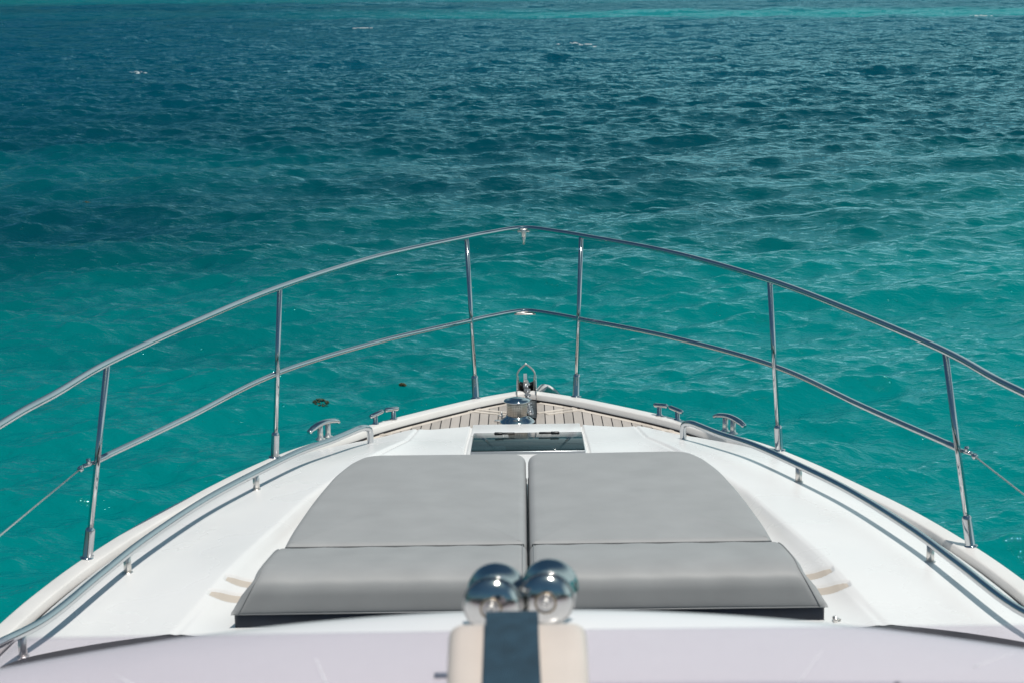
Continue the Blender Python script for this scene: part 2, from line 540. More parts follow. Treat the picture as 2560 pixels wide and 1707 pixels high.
# small fitting hanging under the rail at the stem
mb = MB()
mb.box((0, 11.33, 2.742), (.030, .030, .050), bev=.006)
mb.tube([(0, 11.33, 2.735), (0, 11.323, 2.675)], [.012, .010], 12)
mb.box((0, 11.33, 2.752), (.075, .02, .012), bev=.004)
mb.build('flag_socket', M_STEEL, rail)
mb = MB()
mb.box((0, 11.262, 2.274), (.125, .035, .008), bev=.003)
mb.build('rail_plate', M_STEEL, rail)
# wire lifelines aft of the rail
for sgn in (1, -1):
    mb = MB()
    mb.tube([(sgn * 1.748, 7.69, 2.365), (sgn * 1.790, 7.64, 2.362)], .0085, 10)
    mb.lathe([(.0, -.012), (.012, -.010), (.013, 0), (.012, .010), (0, .012)], (sgn * 1.792, 7.60, 2.362), (sgn * -.15, 1, 0), 14)
    mb.lathe([(.0, -.012), (.009, -.010), (.010, 0), (.009, .010), (0, .012)], (sgn * 1.772, 7.655, 2.378), (0, 0, 1), 14)
    fit = mb.build('wire_terminal', M_CHROME, rail)
    mb = MB()
    mb.tube([(sgn * 1.792, 7.60, 2.362), (sgn * 1.885, 6.72, 2.358), (sgn * 1.97, 5.65, 2.36), (sgn * 2.05, 4.2, 2.37)], .0032, 8)
    mb.build('lifeline', M_STEEL, rail)

# ------------------------------------------------------------------ grab rails along the coachroof
def roof_z(x, y): return float(zg(y) + roof_h(np.array([x]), np.array([y]))[0])
GR = [(1.865, 5.4), (1.78, 6.0), (1.675, 6.44), (1.595, 6.94), (1.515, 7.44), (1.375, 8.08), (1.205, 8.60), (1.07, 8.95), (.94, 9.24), (.845, 9.49)]
for sgn in (1, -1):
    path = [(sgn * x, y, roof_z(x - .02, min(y, 9.4)) + .075) if y > 6.3 else (sgn * x, y, float(zg(y)) + .145) for (x, y) in GR]
    path = catmull(path, 8)
    ex, ey = .792, 9.62
    zf = roof_z(ex, ey)
    lx, ly, lz = path[-1]
    endp = [(lx - sgn * .022, ly + .045, lz - .004), (sgn * (ex + .010), ey - .022, lz - .022), (sgn * ex, ey - .003, lz - .046), (sgn * ex, ey, zf - .01)]
    full = path[:-1] + catmull([path[-1]] + endp, 6)
    mb = MB(); mb.tube(full, .0165, 16)
    gr = mb.build('grab_rail', M_CHROME, yacht)
    for (fx, fy_) in ((1.213, 8.56), (1.535, 7.27), (1.70, 6.28)):
        zt = min(full, key=lambda p: (p[1] - fy_) ** 2)
        mb = MB()
        zb = roof_z(fx, fy_)
        mb.tube([(zt[0], zt[1], zb - .01), (zt[0], zt[1], zt[2])], .0150, 14)
        mb.lathe([(0, 0), (.021, 0), (.021, .003), (.015, .005)], (zt[0], zt[1], zb), (0, 0, 1), 20)
        mb.build('rail_foot', M_STEEL, gr)

# ------------------------------------------------------------------ cleats and fairleads on the gunwale
for sgn in (1, -1):
    # horn cleat
    p0, p1 = np.array([sgn * 1.087, 9.842]), np.array([sgn * 1.022, 9.945])
    z = float(zg(9.9))
    cl = empty('mooring_cleat', (sgn * 1.055, 9.89, z)); cl.parent = yacht
    cl.matrix_parent_inverse = Matrix.Translation(-Vector((0, 5, 0)))
    c = (p0 + p1) / 2; d = (p1 - p0) / np.linalg.norm(p1 - p0)
    mb = MB()
    pts = []
    for s, h in ((-.126, .058), (-.10, .070), (-.05, .082), (0, .086), (.05, .082), (.10, .072), (.126, .061)):
        pts.append((c[0] + d[0] * s, c[1] + d[1] * s, z + h))
    mb.tube(catmull(pts, 5), [.010] * 1 + [.0145] * 5 + [.017] * 19 + [.0145] * 5 + [.010], 14, squash=(1.1, .8))
    mb.build('horn', M_CHROME, cl)
    for p in (p0 * .75 + p1 * .25, p0 * .22 + p1 * .78):
        mb = MB()
        mb.lathe([(0, 0), (.026, 0), (.026, .004), (.0155, .010), (.0145, .03), (.0145, .076)], (p[0], p[1], z), (0, 0, 1), 20)
        mb.build('post', M_STEEL, cl)
    # two-part fairlead
    q0, q1 = np.array([sgn * .812, 10.243]), np.array([sgn * .722, 10.352])
    z = float(zg(10.3))
    fl = empty('fairlead', (sgn * .767, 10.298, z)); fl.parent = yacht
    fl.matrix_parent_inverse = Matrix.Translation(-Vector((0, 5, 0)))
    d = (q1 - q0) / np.linalg.norm(q1 - q0)
    for k, q in enumerate((q0, q1)):
        mb = MB()
        mb.lathe([(0, 0), (.020, 0), (.020, .004), (.0125, .008), (.0120, .048)], (q[0], q[1], z), (0, 0, 1), 18)
        s0, s1 = (-.040, .062) if k == 0 else (-.064, .040)
        dz0, dz1 = (.048, .060) if k == 0 else (.060, .053)
        mb.tube([(q[0] + d[0] * s0, q[1] + d[1] * s0, z + dz0), (q[0] + d[0] * (s0 + .012), q[1] + d[1] * (s0 + .012), z + dz0 + .002), (q[0] + d[0] * (s1 - .012), q[1] + d[1] * (s1 - .012), z + dz1), (q[0] + d[0] * s1, q[1] + d[1] * s1, z + dz1)],
                [.009, .0125, .0125, .009], 12)
        mb.build('chock_arm', M_CHROME, fl)

# ------------------------------------------------------------------ deck hatch
hx0, hx1, hy0, hy1 = -.276, .288, 9.28, 9.79
hatch = empty('deck_hatch', (0, 9.5, roof_z(0, 9.5))); hatch.parent = yacht
hatch.matrix_parent_inverse = Matrix.Translation(-Vector((0, 5, 0)))
def hz(y): return roof_z(.1, y)
def slab(mb, x0, x1, y0, y1, b, t, bev=.004):
    """a plate lying on the sloping roof between heights b and t above it"""
    za, zb = hz(y0), hz(y1)
    cy, L = (y0 + y1) / 2, y1 - y0
    mb.box(((x0 + x1) / 2, cy, (za + zb) / 2 + (b + t) / 2), (x1 - x0, L, t - b), bev=bev, rx=math.atan2(zb - za, L))
mb = MB()
fw = .022
slab(mb, hx0, hx1, hy0, hy0 + fw, -.01, .016); slab(mb, hx0, hx1, hy1 - fw, hy1, -.01, .016)
slab(mb, hx0, hx0 + fw, hy0 + fw, hy1 - fw, -.01, .0155); slab(mb, hx1 - fw, hx1, hy0 + fw, hy1 - fw, -.01, .0155)
mb.build('frame', basic('hatch frame metal', (.42, .45, .47), .3, .6), hatch)
mb = MB(); slab(mb, hx0 + .004, hx1 - .004, hy0 + .004, hy1 - .004, .0175, .0255, .003)
mb.build('glass', M_HATCHG, hatch)
mb = MB(); slab(mb, hx0 + fw, hx1 - fw, hy0 + fw, hy1 - fw, .002, .0045, .001)
mb.build('lining', M_TRAY, hatch)
for cx in (-.105, .108):
    mb = MB()
    s_ = -1 if cx < 0 else 1
    slab(mb, cx - .045, cx + .045, 9.702, 9.722, .026, .036, .004)
    slab(mb, cx + (-.060 if s_ < 0 else .015), cx + (-.015 if s_ < 0 else .060), 9.680, 9.704, .026, .040, .005)
    mb.build('handle', M_BLACK, hatch)
# the raised white lid just forward of it
mb = MB(); slab(mb, -.286, .286, 9.835, 10.195, -.001, .006, .004)
mb.build('locker_lid', M_GEL, yacht)

# ------------------------------------------------------------------ windlass, bow roller, anchor and chain
WX, WY = -.050, 10.43
WZ = teak_z(WY)
wl = empty('windlass', (WX, WY, WZ)); wl.parent = yacht
wl.matrix_parent_inverse = Matrix.Translation(-Vector((0, 5, 0)))
mb = MB()
mb.lathe([(0, 0), (.098, 0), (.098, .006), (.088, .016), (.072, .027), (.062, .034), (.060, .040)], (WX, WY, WZ), n=48)
mb.build('base', M_CHROME, wl)
mb = MB()
mb.lathe([(.055, .0), (.0565, .004), (.0565, .070), (.055, .075)], (0, 0, 0), n=48)
dr = mb.build('drum', M_PERF, None)
dr.parent = wl; dr.location = (0, 0, .040)
mb = MB()
mb.lathe([(.045, .112), (.070, .114), (.073, .119), (.070, .125), (.050, .131), (.034, .133), (.030, .137), (.0, .138)], (WX, WY, WZ), n=48)
mb.build('cap', M_CHROME, wl)
mb = MB()
mb.tube([(WX - .085, WY + .03, WZ), (WX - .085, WY + .03, WZ + .055)], .005, 8)
mb.box((WX - .090, WY + .03, WZ + .03), (.028, .010, .008), bev=.002)
mb.box((WX - .10, WY + .03, WZ + .003), (.05, .03, .006), bev=.002)
mb.build('chain_stopper', M_STEEL, yacht)

ch = empty('bow_roller', (0, 11.2, 1.8)); ch.parent = yacht
ch.matrix_parent_inverse = Matrix.Translation(-Vector((0, 5, 0)))
mb = MB()                                     # dark slot channel
ys = np.linspace(10.52, 11.42, 12)
A = [[(-.048 if y > 10.95 else .0, y, teak_z(y) + .030), (-.047 if y > 10.95 else .002, y, teak_z(y) + .004), (.058, y, teak_z(y) + .004), (.060, y, teak_z(y) + .034)] for y in ys]
mb.grid(A)
mb.build('channel', basic('worn channel steel', (.10, .12, .13), .45, .5, noise=.5, nscale=40.), ch, recalc=False)
mb = MB()
for x in (-.052, .060):
    mb.box((x, 11.22, teak_z(11.22) + .035), (.006, .40, .085), bev=.002)
mb.build('cheek_plate', M_STEEL, ch)
mb = MB()
zb = 1.80
pts = [(-.044, 11.25, zb - .02), (-.046, 11.25, zb + .09), (-.050, 11.25, zb + .108), (-.048, 11.25, zb + .125), (-.035, 11.25, zb + .148), (0.0, 11.25, zb + .178),
       (.004, 11.25, zb + .178), (.038, 11.25, zb + .150), (.052, 11.25, zb + .127), (.054, 11.25, zb + .110), (.050, 11.25, zb + .09), (.048, 11.25, zb - .02)]
mb.tube(catmull(pts, 4), .0055, 10)
mb.build('hoop', M_STEEL, ch)
mb = MB()
mb.lathe([(.010, -.045), (.034, -.043), (.020, -.005), (.020, .005), (.034, .043), (.010, .045)], (0.004, 11.36, teak_z(11.36) + .02), (1, 0, 0), 24)
mb.build('roller', M_BLACK, ch)

anchor = empty('anchor', (0, 11.4, 1.75))
tag(anchor, 'grey steel anchor stowed in the bow roller at the tip of the bow', 'anchor')
mb = MB()
A = []
for t in np.linspace(0, 1, 8):
    y = 11.16 + .42 * t; z = 1.86 + .040 * math.sin(t * PI * .6) - .16 * t * t
    wd = .010
    A.append([(-.003 - wd, y, z), (-.003 + wd, y, z), (-.003 + wd, y, z + .035 + .02 * t), (-.003 - wd, y, z + .035 + .02 * t)])
mb.rings(A, True)
# upstanding tail of the shank
mb.rings([[(-.012, 11.16 + a, z), (.008, 11.16 + a, z), (.008, 11.175 + a, z), (-.012, 11.175 + a, z)] for z, a in ((1.83, 0), (1.90, .01))], True)
mb.build('shank', M_STEEL, anchor, sharp=30)
mb = MB()
rings = []
for t in np.linspace(0, 1, 10):                 # a curved palm, its upper corner standing above the starboard gunwale
    yv, dz_ = 11.24 + .30 * t, -.10 * t * t
    top = [(-.16, 1.70), (-.08, 1.735), (0.0, 1.75), (.07, 1.785), (.108, 1.825), (.130, 1.850), (.150, 1.846), (.178, 1.826), (.205, 1.795), (.19, 1.74)]
    low = [(x * .97, z - .014) for (x, z) in top[::-1]]
    k = 1 - .55 * t
    rings.append([(x * k, yv, z + dz_) for (x, z) in top + low])
mb.rings(rings, True)
fk = mb.build('fluke', basic('pale painted steel', (.62, .63, .63), .5, 0, noise=.1, nscale=30.), anchor)

chain = MB()
L0, L1 = np.array([.006, 11.18, 1.872]), np.array([.022, 10.45, WZ + .045])
nl = 17
for k in range(nl):
    t = k / (nl - 1)
    c = L0 * (1 - t) + L1 * t + np.array([0, 0, -.03 * math.sin(PI * t)])
    d = (L1 - L0); d = d / np.linalg.norm(d)
    a = np.array([1, 0, 0.0]) if k % 2 == 0 else np.array([0, 0, 1.0])
    a = a - d * (a @ d); a /= np.linalg.norm(a)
    loop = [c + d * .024 * math.cos(q) * (1.0) + a * .0145 * math.sin(q) for q in np.linspace(0, 2 * PI, 14, endpoint=False)]
    chain.tube(loop, .0055, 8, closed=True)
cho = chain.build('anchor_chain', M_GALV, None)
tag(cho, 'galvanised chain running from the windlass to the bow roller', 'chain')
mb = MB()
mb.lathe([(0, -.035), (.010, -.034), (.017, -.022), (.017, .022), (.012, .032), (.0, .036)], (.000, 11.175, 1.872), (0, .75, .66), 20)
swv = mb.build('swivel', M_GALV, cho)

# ------------------------------------------------------------------ sunpad cushions
def poly_round(pts, radii, seg=7):
    out = []
    N = len(pts)
    for i in range(N):
        p, a, b = Vector(pts[i]), Vector(pts[i - 1]), Vector(pts[(i + 1) % N])
        r = radii[i]
        da, db = (a - p), (b - p)
        if r <= 0:
            out.append(tuple(p)); continue
        r2 = min(r, da.length * .45, db.length * .45)
        s, e = p + da.normalized() * r2, p + db.normalized() * r2
        for k in range(seg + 1):
            t = k / seg
            out.append(tuple((1 - t) ** 2 * s + 2 * t * (1 - t) * p + t * t * e))
    return out

def dens(poly, step):
    out = []
    N = len(poly)
    for i in range(N):
        a, b = np.array(poly[i]), np.array(poly[(i + 1) % N])
        L = np.linalg.norm(b - a)
        k = max(1, int(L / step))
        for j in range(k): out.append(a + (b - a) * j / k)
    return np.array(out)

def flat_cushion(sgn):
    c0 = .005
    pts = [(c0, 7.171), (.937, 7.178), (.932, 7.40), (.900, 7.90), (.853, 8.34), (.805, 8.57), (.755, 8.69), (.69, 8.727), (c0, 8.715)]
    rad = [.03, .03, .1, .3, .2, .15, .05, .04, .085]
    poly = dens(poly_round(pts, rad), .03)
    nrm = np.roll(poly, -1, 0) - np.roll(poly, 1, 0)
    nrm = np.stack([nrm[:, 1], -nrm[:, 0]], 1); nrm /= np.linalg.norm(nrm, axis=1)[:, None]
    cen = np.array([.44, 7.85])
    if np.mean(np.sum((poly - cen) * nrm, 1)) < 0: nrm = -nrm
    rings = []
    r = .034; H = .190
    for (ins, h) in [(.010, .045), (.002, .06), (0, .085)] + [(r * (1 - math.cos(a)), H - r + r * math.sin(a) - .012) for a in np.linspace(0, PI / 2, 7)]:
        q = poly - nrm * ins
        rings.append([(sgn * (p[0]), p[1], float(zg(p[1])) + h) for p in q])
    base = poly - nrm * r
    for k in range(1, 13):
        t = k / 12.5
        q = base * (1 - t) + cen * t
        crown = .012 * (1 - (1 - t) ** 2.2)
        rings.append([(sgn * p[0], p[1], float(zg(p[1])) + H - .012 + crown + .0022 * math.sin(p[0] * 21 + p[1] * 9) * math.sin(p[1] * 17 - p[0] * 6) * t) for p in q])
    mb = MB(); mb.rings(rings, True, (True, True))
    return mb, poly

def wedge_cushion(sgn):
    # profile (Y, h above gunwale line), from the foot of the sloping face over the crest to the fold
    prof = [(6.610, .078), (6.605, .090), (6.610, .128), (6.618, .165), (6.636, .195), (6.672, .2145), (6.73, .2215), (6.79, .2215), (6.90, .215), (6.99, .206), (7.065, .194), (7.094, .186), (7.114, .170), (7.123, .145), (7.124, .10)]
    prof = catmull(prof, 4)
    P = np.array(prof)
    T = np.gradient(P, axis=0); T /= np.linalg.norm(T, axis=1)[:, None]
    Nn = np.stack([-T[:, 1], T[:, 0]], 1)
    Nn = np.where((Nn[:, 1:2] < -.3), -Nn, Nn)
    def xin(h): return .004
    def xout(y, h):
        low = 1 - smoothstep(.08, .215, h)
        aft = 1 - smoothstep(6.6, 7.16, y)
        return .966 + .020 * aft + .072 * (1 - np.clip((h - .08) / .135, 0, 1)) * (aft ** .6)
    A = []
    RI, RO = .032, .050
    for side in ('in', 'mid', 'out'):
        if side == 'mid':
            for t in np.linspace(.04, .96, 22):
                A.append([(xin(p[1]) + RI + (xout(*p) - RI - RO - xin(p[1])) * t, p[0], p[1] + .0016 * math.sin(t * 31 + p[0] * 9) * float(smoothstep(.12, .2, p[1]))) for p in P])
        else:
            R = RI if side == 'in' else RO
            cc = [R * f for f in (0, .05, .13, .3, .53, .8, 1)]
            cc = cc if side == 'in' else cc[::-1]
            for tcol in cc:
                ins = R - math.sqrt(max(0, R * R - (R - tcol) ** 2))
                row = []
                for p, nn in zip(P, Nn):
                    q = p - nn * ins * float(np.clip((p[1] - .075) / .07, .04, 1))
                    x = (xin(p[1]) + tcol) if side == 'in' else (xout(*p) - tcol)
                    row.append((x, q[0], max(q[1], .062)))
                A.append(row)
    G = [[(sgn * x, y, float(zg(y)) + h) for (x, y, h) in row] for row in A]
    mb = MB(); mb.grid(G)
    for row in (G[0], G[-1]):
        mb.add(row, [tuple(range(len(row)))], False)
    # bottom
    B = [[r[0], r[-1]] for r in G]
    mb.grid(B, True)
    seams = []
    for side in (0, 1):
        pts = []
        for p, nn in zip(P, Nn):
            R = RI if side == 0 else RO
            x = xin(p[1]) + R * .53 if side == 0 else xout(*p) - R * .53
            q = p - nn * ((R - math.sqrt(R * R - (R * .47) ** 2)) * float(np.clip((p[1] - .075) / .07, .04, 1)) - .0016)
            pts.append((sgn * x, q[0], float(zg(q[0])) + q[1]))
        seams.append(pts)
    return mb, seams, xout

for sgn, side in ((-1, 'left'), (1, 'right')):
    mb, poly = flat_cushion(sgn)
    cu = empty('sunpad_cushion', (sgn * .45, 7.9, float(zg(7.9)) + .04))
    if sgn < 0:
        tag(cu, 'flat grey sunpad cushion left of the centre gap, its front left corner cut off', 'cushion', 'grey sunpad cushions')
    else:
        tag(cu, 'flat grey sunpad cushion right of the centre gap, its front right corner cut off', 'cushion', 'grey sunpad cushions')
    mb.build('pad', M_VINYL, cu, sharp=60)
    mb = MB()
    nrm = poly - np.array([.44, 7.85]); 
    mb.tube([(sgn * p[0], p[1], float(zg(p[1])) + .072) for p in poly], .0032, 8, closed=True)
    mb.build('piping', M_PIPE, cu)
    mb = MB()
    mb.tube([(sgn * x, 7.149, float(zg(7.15)) + .1695) for x in np.linspace(.015, .925, 12)], .0065, 8)  # dark tube added in the gap to draw the fold's shade
    mb.build('fold_shade', M_FOLD_SHADE, cu)
    mb, seams, xout = wedge_cushion(sgn)
    cw = empty('wedge_cushion', (sgn * .5, 6.85, float(zg(6.85)) + .04))
    if sgn < 0:
        tag(cw, 'grey wedge cushion with a sloping aft face, left of the centre gap', 'cushion', 'grey sunpad cushions')
    else:
        tag(cw, 'grey wedge cushion with a sloping aft face, right of the centre gap', 'cushion', 'grey sunpad cushions')
    mb.build('pad', M_VINYL, cw, sharp=60)
    mb = MB()
    for pts in seams: mb.tube(pts, .0022, 8)
    xo = float(xout(6.612, .08))
    mb.tube([(sgn * .02, 6.607, float(zg(6.6)) + .080), (sgn * (xo - .012), 6.607, float(zg(6.6)) + .080)], .0028, 8)
    mb.build('piping', M_PIPE, cw)
    mb = MB()
    outl = dens(poly_round([(.010, 6.618), (xo - .004, 6.618), (.945, 7.125), (.010, 7.125)], [.02, .03, .03, .01]), .05)
    mb.rings([[(sgn * p[0], p[1], float(zg(p[1])) + h) for p in outl] for h in (.015, .077)], True)
    mb.build('base', M_NAVY, cw, sharp=40)

# small stainless latch beside the starboard cushion foot
for sgn in (1,):
    mb = MB()
    z = roof_z(1.075, 6.6)
    mb.box((sgn * 1.082, 6.60, z + .008), (.016, .035, .018), bev=.005)
    mb.tube([(sgn * 1.078, 6.592, z + .018), (sgn * 1.10, 6.60, z + .005)], .005, 10)
    mb.build('cushion_latch', M_STEEL, yacht)

# ------------------------------------------------------------------ windscreen, cabin and flybridge brow
mb = MB()
A = []
for t in np.linspace(0, 1, 24):
    row = []
    for x in np.linspace(-1.93, 1.93, 61):
        ya = float(aft_y(x)) + .035
        y = ya * (1 - t) + (4.6 - .12 * x * x) * t
        z0 = float(zg(ya)) + .005
        z = z0 + .62 * t - .18 * max(0, abs(x) - 1.3) * t
        row.append((x, y, z))
    A.append(row)
mb.grid(A)
wsn = mb.build('windscreen', M_WIND, yacht)
mb = MB()                                   # the deck under the windscreen and the cabin
mb.grid([[(-float(inner_x(y)) - .01, y, float(zg(y)) - .075), (0, y, float(zg(y)) - .075), (float(inner_x(y)) + .01, y, float(zg(y)) - .075)] for y in np.linspace(6.75, -2.9, 20)])
mb.build('deck_base', M_CABIN, yacht)
mb = MB()
A = []
for y in np.linspace(5.5, -1.0, 16):
    row = []
    for sgn in (1,):
        row += [(float(inner_x(y)) - .02, y, float(zg(y)) - .05), (float(inner_x(y)) - .12, y, float(zg(y)) + .05), (float(inner_x(y)) - .32, y, float(zg(y)) + (.10 if y > 4.6 else 1.18))]
    A.append(row)
mb.grid(A)
mb.grid([[(-p[0], p[1], p[2]) for p in r] for r in A])
mb.build('cabin_side', M_CABIN, yacht, sharp=40)

def brow_y(x): return -.325 * x * x
mb = MB()
bp = [(2.70, 3.10), (2.90, 3.17), (2.985, 3.235), (3.010, 3.29), (3.000, 3.335), (2.965, 3.362), (2.92, 3.376), (2.86, 3.3835), (2.78, 3.387), (2.6, 3.388), (2.3, 3.386), (1.9, 3.385), (1.85, 3.36), (1.85, 3.12)]
bp = catmull(bp, 5)
A = []
for x in np.linspace(-1.75, 1.75, 81):
    A.append([(x, y + brow_y(x), z - .016 * x * x) for (y, z) in bp])
mb.grid(A)
for row in (A[0], A[-1]): mb.add(row, [tuple(range(len(row)))], True)
brow = mb.build('flybridge_brow', M_BROW, yacht, sharp=60)
def brow_z(x): return 3.388 - .016 * x * x
# clear acrylic wind deflector standing on the brow
mb = MB()
xs_ = np.linspace(-1.5, 1.5, 61)
def dz_(x): return 0.0
R0 = []
for x in xs_:
    R0.append([(x, 2.490 - .01 * x * x, brow_z(x) - .002), (x, 2.5560 - .01 * x * x, 3.4745), (x, 2.5635 - .01 * x * x, 3.4745), (x, 2.4975 - .01 * x * x, brow_z(x) - .002)])
mb.rings(R0, True, (True, True), flat=True)
defl = mb.build('wind_deflector', M_PLEXI, yacht)
# scratches in the acrylic
M_SCUFF = basic('scuffed acrylic', (.8, .79, .82), .5)
def on_defl(px, pz):                       # a point on the camera side of the sheet
    t = (pz - 3.388) / (3.4745 - 3.388)
    return (px, 2.488 + .066 * t - .01 * px * px - .0006, pz)
for (xa, za, xb, zb_, r) in ((-.292, 3.449, -.275, 3.418, .0008), (-.565, 3.434, -.505, 3.410, .0007), (.40, 3.452, .36, 3.412, .0004), (.66, 3.447, .60, 3.43, .0004)):
    mb = MB()
    mb.tube([on_defl(xa + (xb - xa) * t, za + (zb_ - za) * t) for t in (0, .25, .5, .75, 1)], [r * .4, r, r, r * 1.3, r * 1.8], 6)
    mb.build('scratch_mark', M_SCUFF, defl)

# small slate rod and stain disc on the brow behind the deflector
mb = MB()
mb.tube([(-.135, 2.612, 3.392), (-.085, 2.612, 3.392)], .0035, 10)  # short slate rod with a small block at one end
mb.box((-.085, 2.612, 3.391), (.012, .012, .008), bev=.002)
mb.build('brow_rod', basic('slate blue', (.10, .16, .22), .5), yacht)
mb = MB()
mb.lathe([(0, .001), (.0035, .001), (.0045, 0), (.0045, -.003)], (.5105, 2.578 , brow_z(.51) + .001), (0, 0, 1), 16)  # tiny dark disc standing for a stain on the brow
mb.build('stain_spot', basic('grey stain', (.12, .11, .13), .5), yacht)
# ------------------------------------------------------------------ twin horn on the brow
M_HORN = basic('hazy chrome', (.56, .56, .55), .13, 1.0, noise=.08, nscale=60., rvar=.05)
M_WASHER = basic('stained washer', (.30, .24, .17), .35, .7, noise=.3, nscale=90.)
def horn(cx, cz, r, yb):
    h = empty('deck_horn', (cx, yb, brow_z(cx))); h.parent = yacht
    h.matrix_parent_inverse = Matrix.Translation(-Vector((0, 5, 0)))
    o = (cx, yb, cz); ax = (.10, 1, -.02)
    mb = MB()                              # domed rear cap
    prof = [(0, -.0185)] + [(r * .98 * math.sin(a), -.0195 * math.cos(a)) for a in np.linspace(.2, PI / 2, 16)] + [(r * .985, .0015), (r * .985, -.0005), (r * 1.02, -.0012), (r * 1.045, .001), (r * 1.045, .006), (r * .97, .009), (r * .84, .010)]
    mb.lathe(prof, o, ax, 64)
    cap = mb.build('dome', M_HORN, h)
    mb = MB()
    mb.lathe([(.0, -.0200), (.0022, -.0200), (.0026, -.0222), (.0058, -.0226), (.0072, -.0212), (.0076, -.0178), (.0105, -.0178), (.0115, -.0198), (.0128, -.0200), (.0136, -.0175)], o, ax, 24)
    mb.build('screw', M_STEEL, cap)
    mb = MB()
    mb.lathe([(.0135, -.0165), (.0140, -.0192), (.0158, -.0190), (.0168, -.0178), (.0170, -.0160)], o, ax, 32)
    mb.build('washer', M_WASHER, cap)
    mb = MB()                              # body and the wide rim behind the dome
    mb.lathe([(r * .84, .008), (r * .84, .030), (r * .90, .046), (r * 1.00, .058), (r * 1.06, .064), (r * 1.06, .068), (r * .98, .071), (r * .60, .060), (r * .2, .03)], o, ax, 64)
    mb.build('bell', M_HORN, h)
    mb = MB()
    mb.box((cx + .002, yb + .03, brow_z(cx) + .010), (.045, .05, .020), bev=.005)
    mb.tube([(cx + .002, yb + .03, brow_z(cx) + .01), (cx + .002, yb + .03, cz - r * .5)], .011, 12)
    mb.build('bracket', M_STEEL, h)
horn(-.0545, 3.441, .0425, 2.765)
horn(.0262, 3.442, .0405, 2.785)

# cream box with a navy strap, just in front of the deflector
bx = empty('housing_box', (-.016, 2.41, 3.385)); bx.parent = yacht
bx.matrix_parent_inverse = Matrix.Translation(-Vector((0, 5, 0)))
mb = MB()
cx, hw = -.0155, .0905
sec = []
yz = [(2.14, 3.386), (2.17, 3.402), (2.25, 3.446), (2.33, 3.487), (2.38, 3.509), (2.412, 3.520), (2.438, 3.524), (2.458, 3.521), (2.468, 3.510), (2.470, 3.49), (2.470, 3.386)]
yz = np.array(catmull(yz, 4))
cen = np.array([2.43, 3.44])
cols = [(0, .018), (.0015, .012), (.005, .0065), (.011, .0022), (.018, 0)]
A = []
tops = [(-hw + t, i) for t, i in cols] + [(x, 0) for x in np.linspace(-hw + .03, hw - .03, 12)] + [(hw - t, i) for t, i in cols[::-1]]
for (x, ins) in tops:
    row = []
    for (y, z) in yz:
        d = np.array([y, z]) - np.array([min(max(y, 2.3), 2.44) + .03, min(z, 3.47) - .04]); L = np.linalg.norm(d)
        q = np.array([y, z]) - d / L * ins
        row.append((cx + x, q[0], q[1]))
    A.append(row)
mb.grid(A)
for row in (A[0], A[-1]): mb.add(row, [tuple(range(len(row)))], False)
mb.build('shell', M_CREAM, bx, sharp=60)
mb = MB()
mb.lathe([(0.02, -.002), (.024, 0), (.026, .002), (.028, 0), (.030, -.002)], (.040, 2.262, 3.4575), (0, -.47, .88), 32)
mb.build('moulded_ring', M_CREAM, bx)

strap = MB()
sp = [(2.12, 3.388), (2.16, 3.414), (2.24, 3.457), (2.32, 3.498), (2.375, 3.523), (2.408, 3.533), (2.435, 3.5375), (2.455, 3.536), (2.474, 3.528), (2.481, 3.51), (2.4825, 3.47)]
sp = catmull(sp, 5)
P = np.array(sp); T = np.gradient(P, axis=0); T /= np.linalg.norm(T, axis=1)[:, None]
N2 = np.stack([-T[:, 1], T[:, 0]], 1)
A = []
for p, nn in zip(P, N2):
    wv = .0355 + .0010 * math.sin(p[1] * 60)
    ring = [(-.0225 - wv, *(p)), (-.0225 - wv, *(p + nn * .0035)), (-.0225 + wv, *(p + nn * .0035)), (-.0225 + wv, *p)]
    A.append(ring)
strap.rings(A, True, (True, True), flat=False)
st = strap.build('webbing_strap', M_STRAP, None, sharp=40)
tag(st, 'wide navy webbing strap pulled over the cream box in the foreground', 'strap')

# ------------------------------------------------------------------ the sea: one wave-displaced sheet reaching the horizon
WAV = []
NW = 140
for i in range(NW):
    lam = .10 * (5.5 / .10) ** ((i + rng.random()) / NW)
    th = rng.normal(0, .62) + .25
    pk = math.exp(-(math.log(lam / .55) / 1.25) ** 2)
    s = .047 * (.36 + .64 * pk)
    k = 2 * PI / lam
    WAV.append((k * math.sin(th), -k * math.cos(th), s / k, rng.random() * 2 * PI, k))
for i in range(14):                                     # a longer, low swell under the chop
    lam = rng.uniform(3.2, 9.5)
    th = rng.normal(0, .35) + .3
    k = 2 * PI / lam
    WAV.append((k * math.sin(th), -k * math.cos(th), .018 / k, rng.random() * 2 * PI, k))
def sea(x, y, dx, dy, chop=.45):
    H = np.zeros_like(x); DX = np.zeros_like(x); DY = np.zeros_like(x)
    for (kx, ky, a, ph, k) in WAV:
        q = np.maximum(abs(kx) * dx, abs(ky) * dy)
        att = 1 - smoothstep(1.1, 2.4, q)
        if not np.any(att > 0): continue
        p = kx * x + ky * y + ph
        c = np.cos(p) * a * att
        sn = np.sin(p) * a * att
        H += c; DX -= sn * kx / k * chop; DY -= sn * ky / k * chop
    return H, DX, DY
dlt = np.concatenate([np.linspace(62, 25, 14, endpoint=False), np.linspace(25, 6, 800, endpoint=False), np.linspace(6, 1.3, 560, endpoint=False)])
rad = 4.4 / np.tan(np.radians(dlt))
rad = np.concatenate([rad, np.geomspace(rad[-1] * 1.02, 6000, 60)])
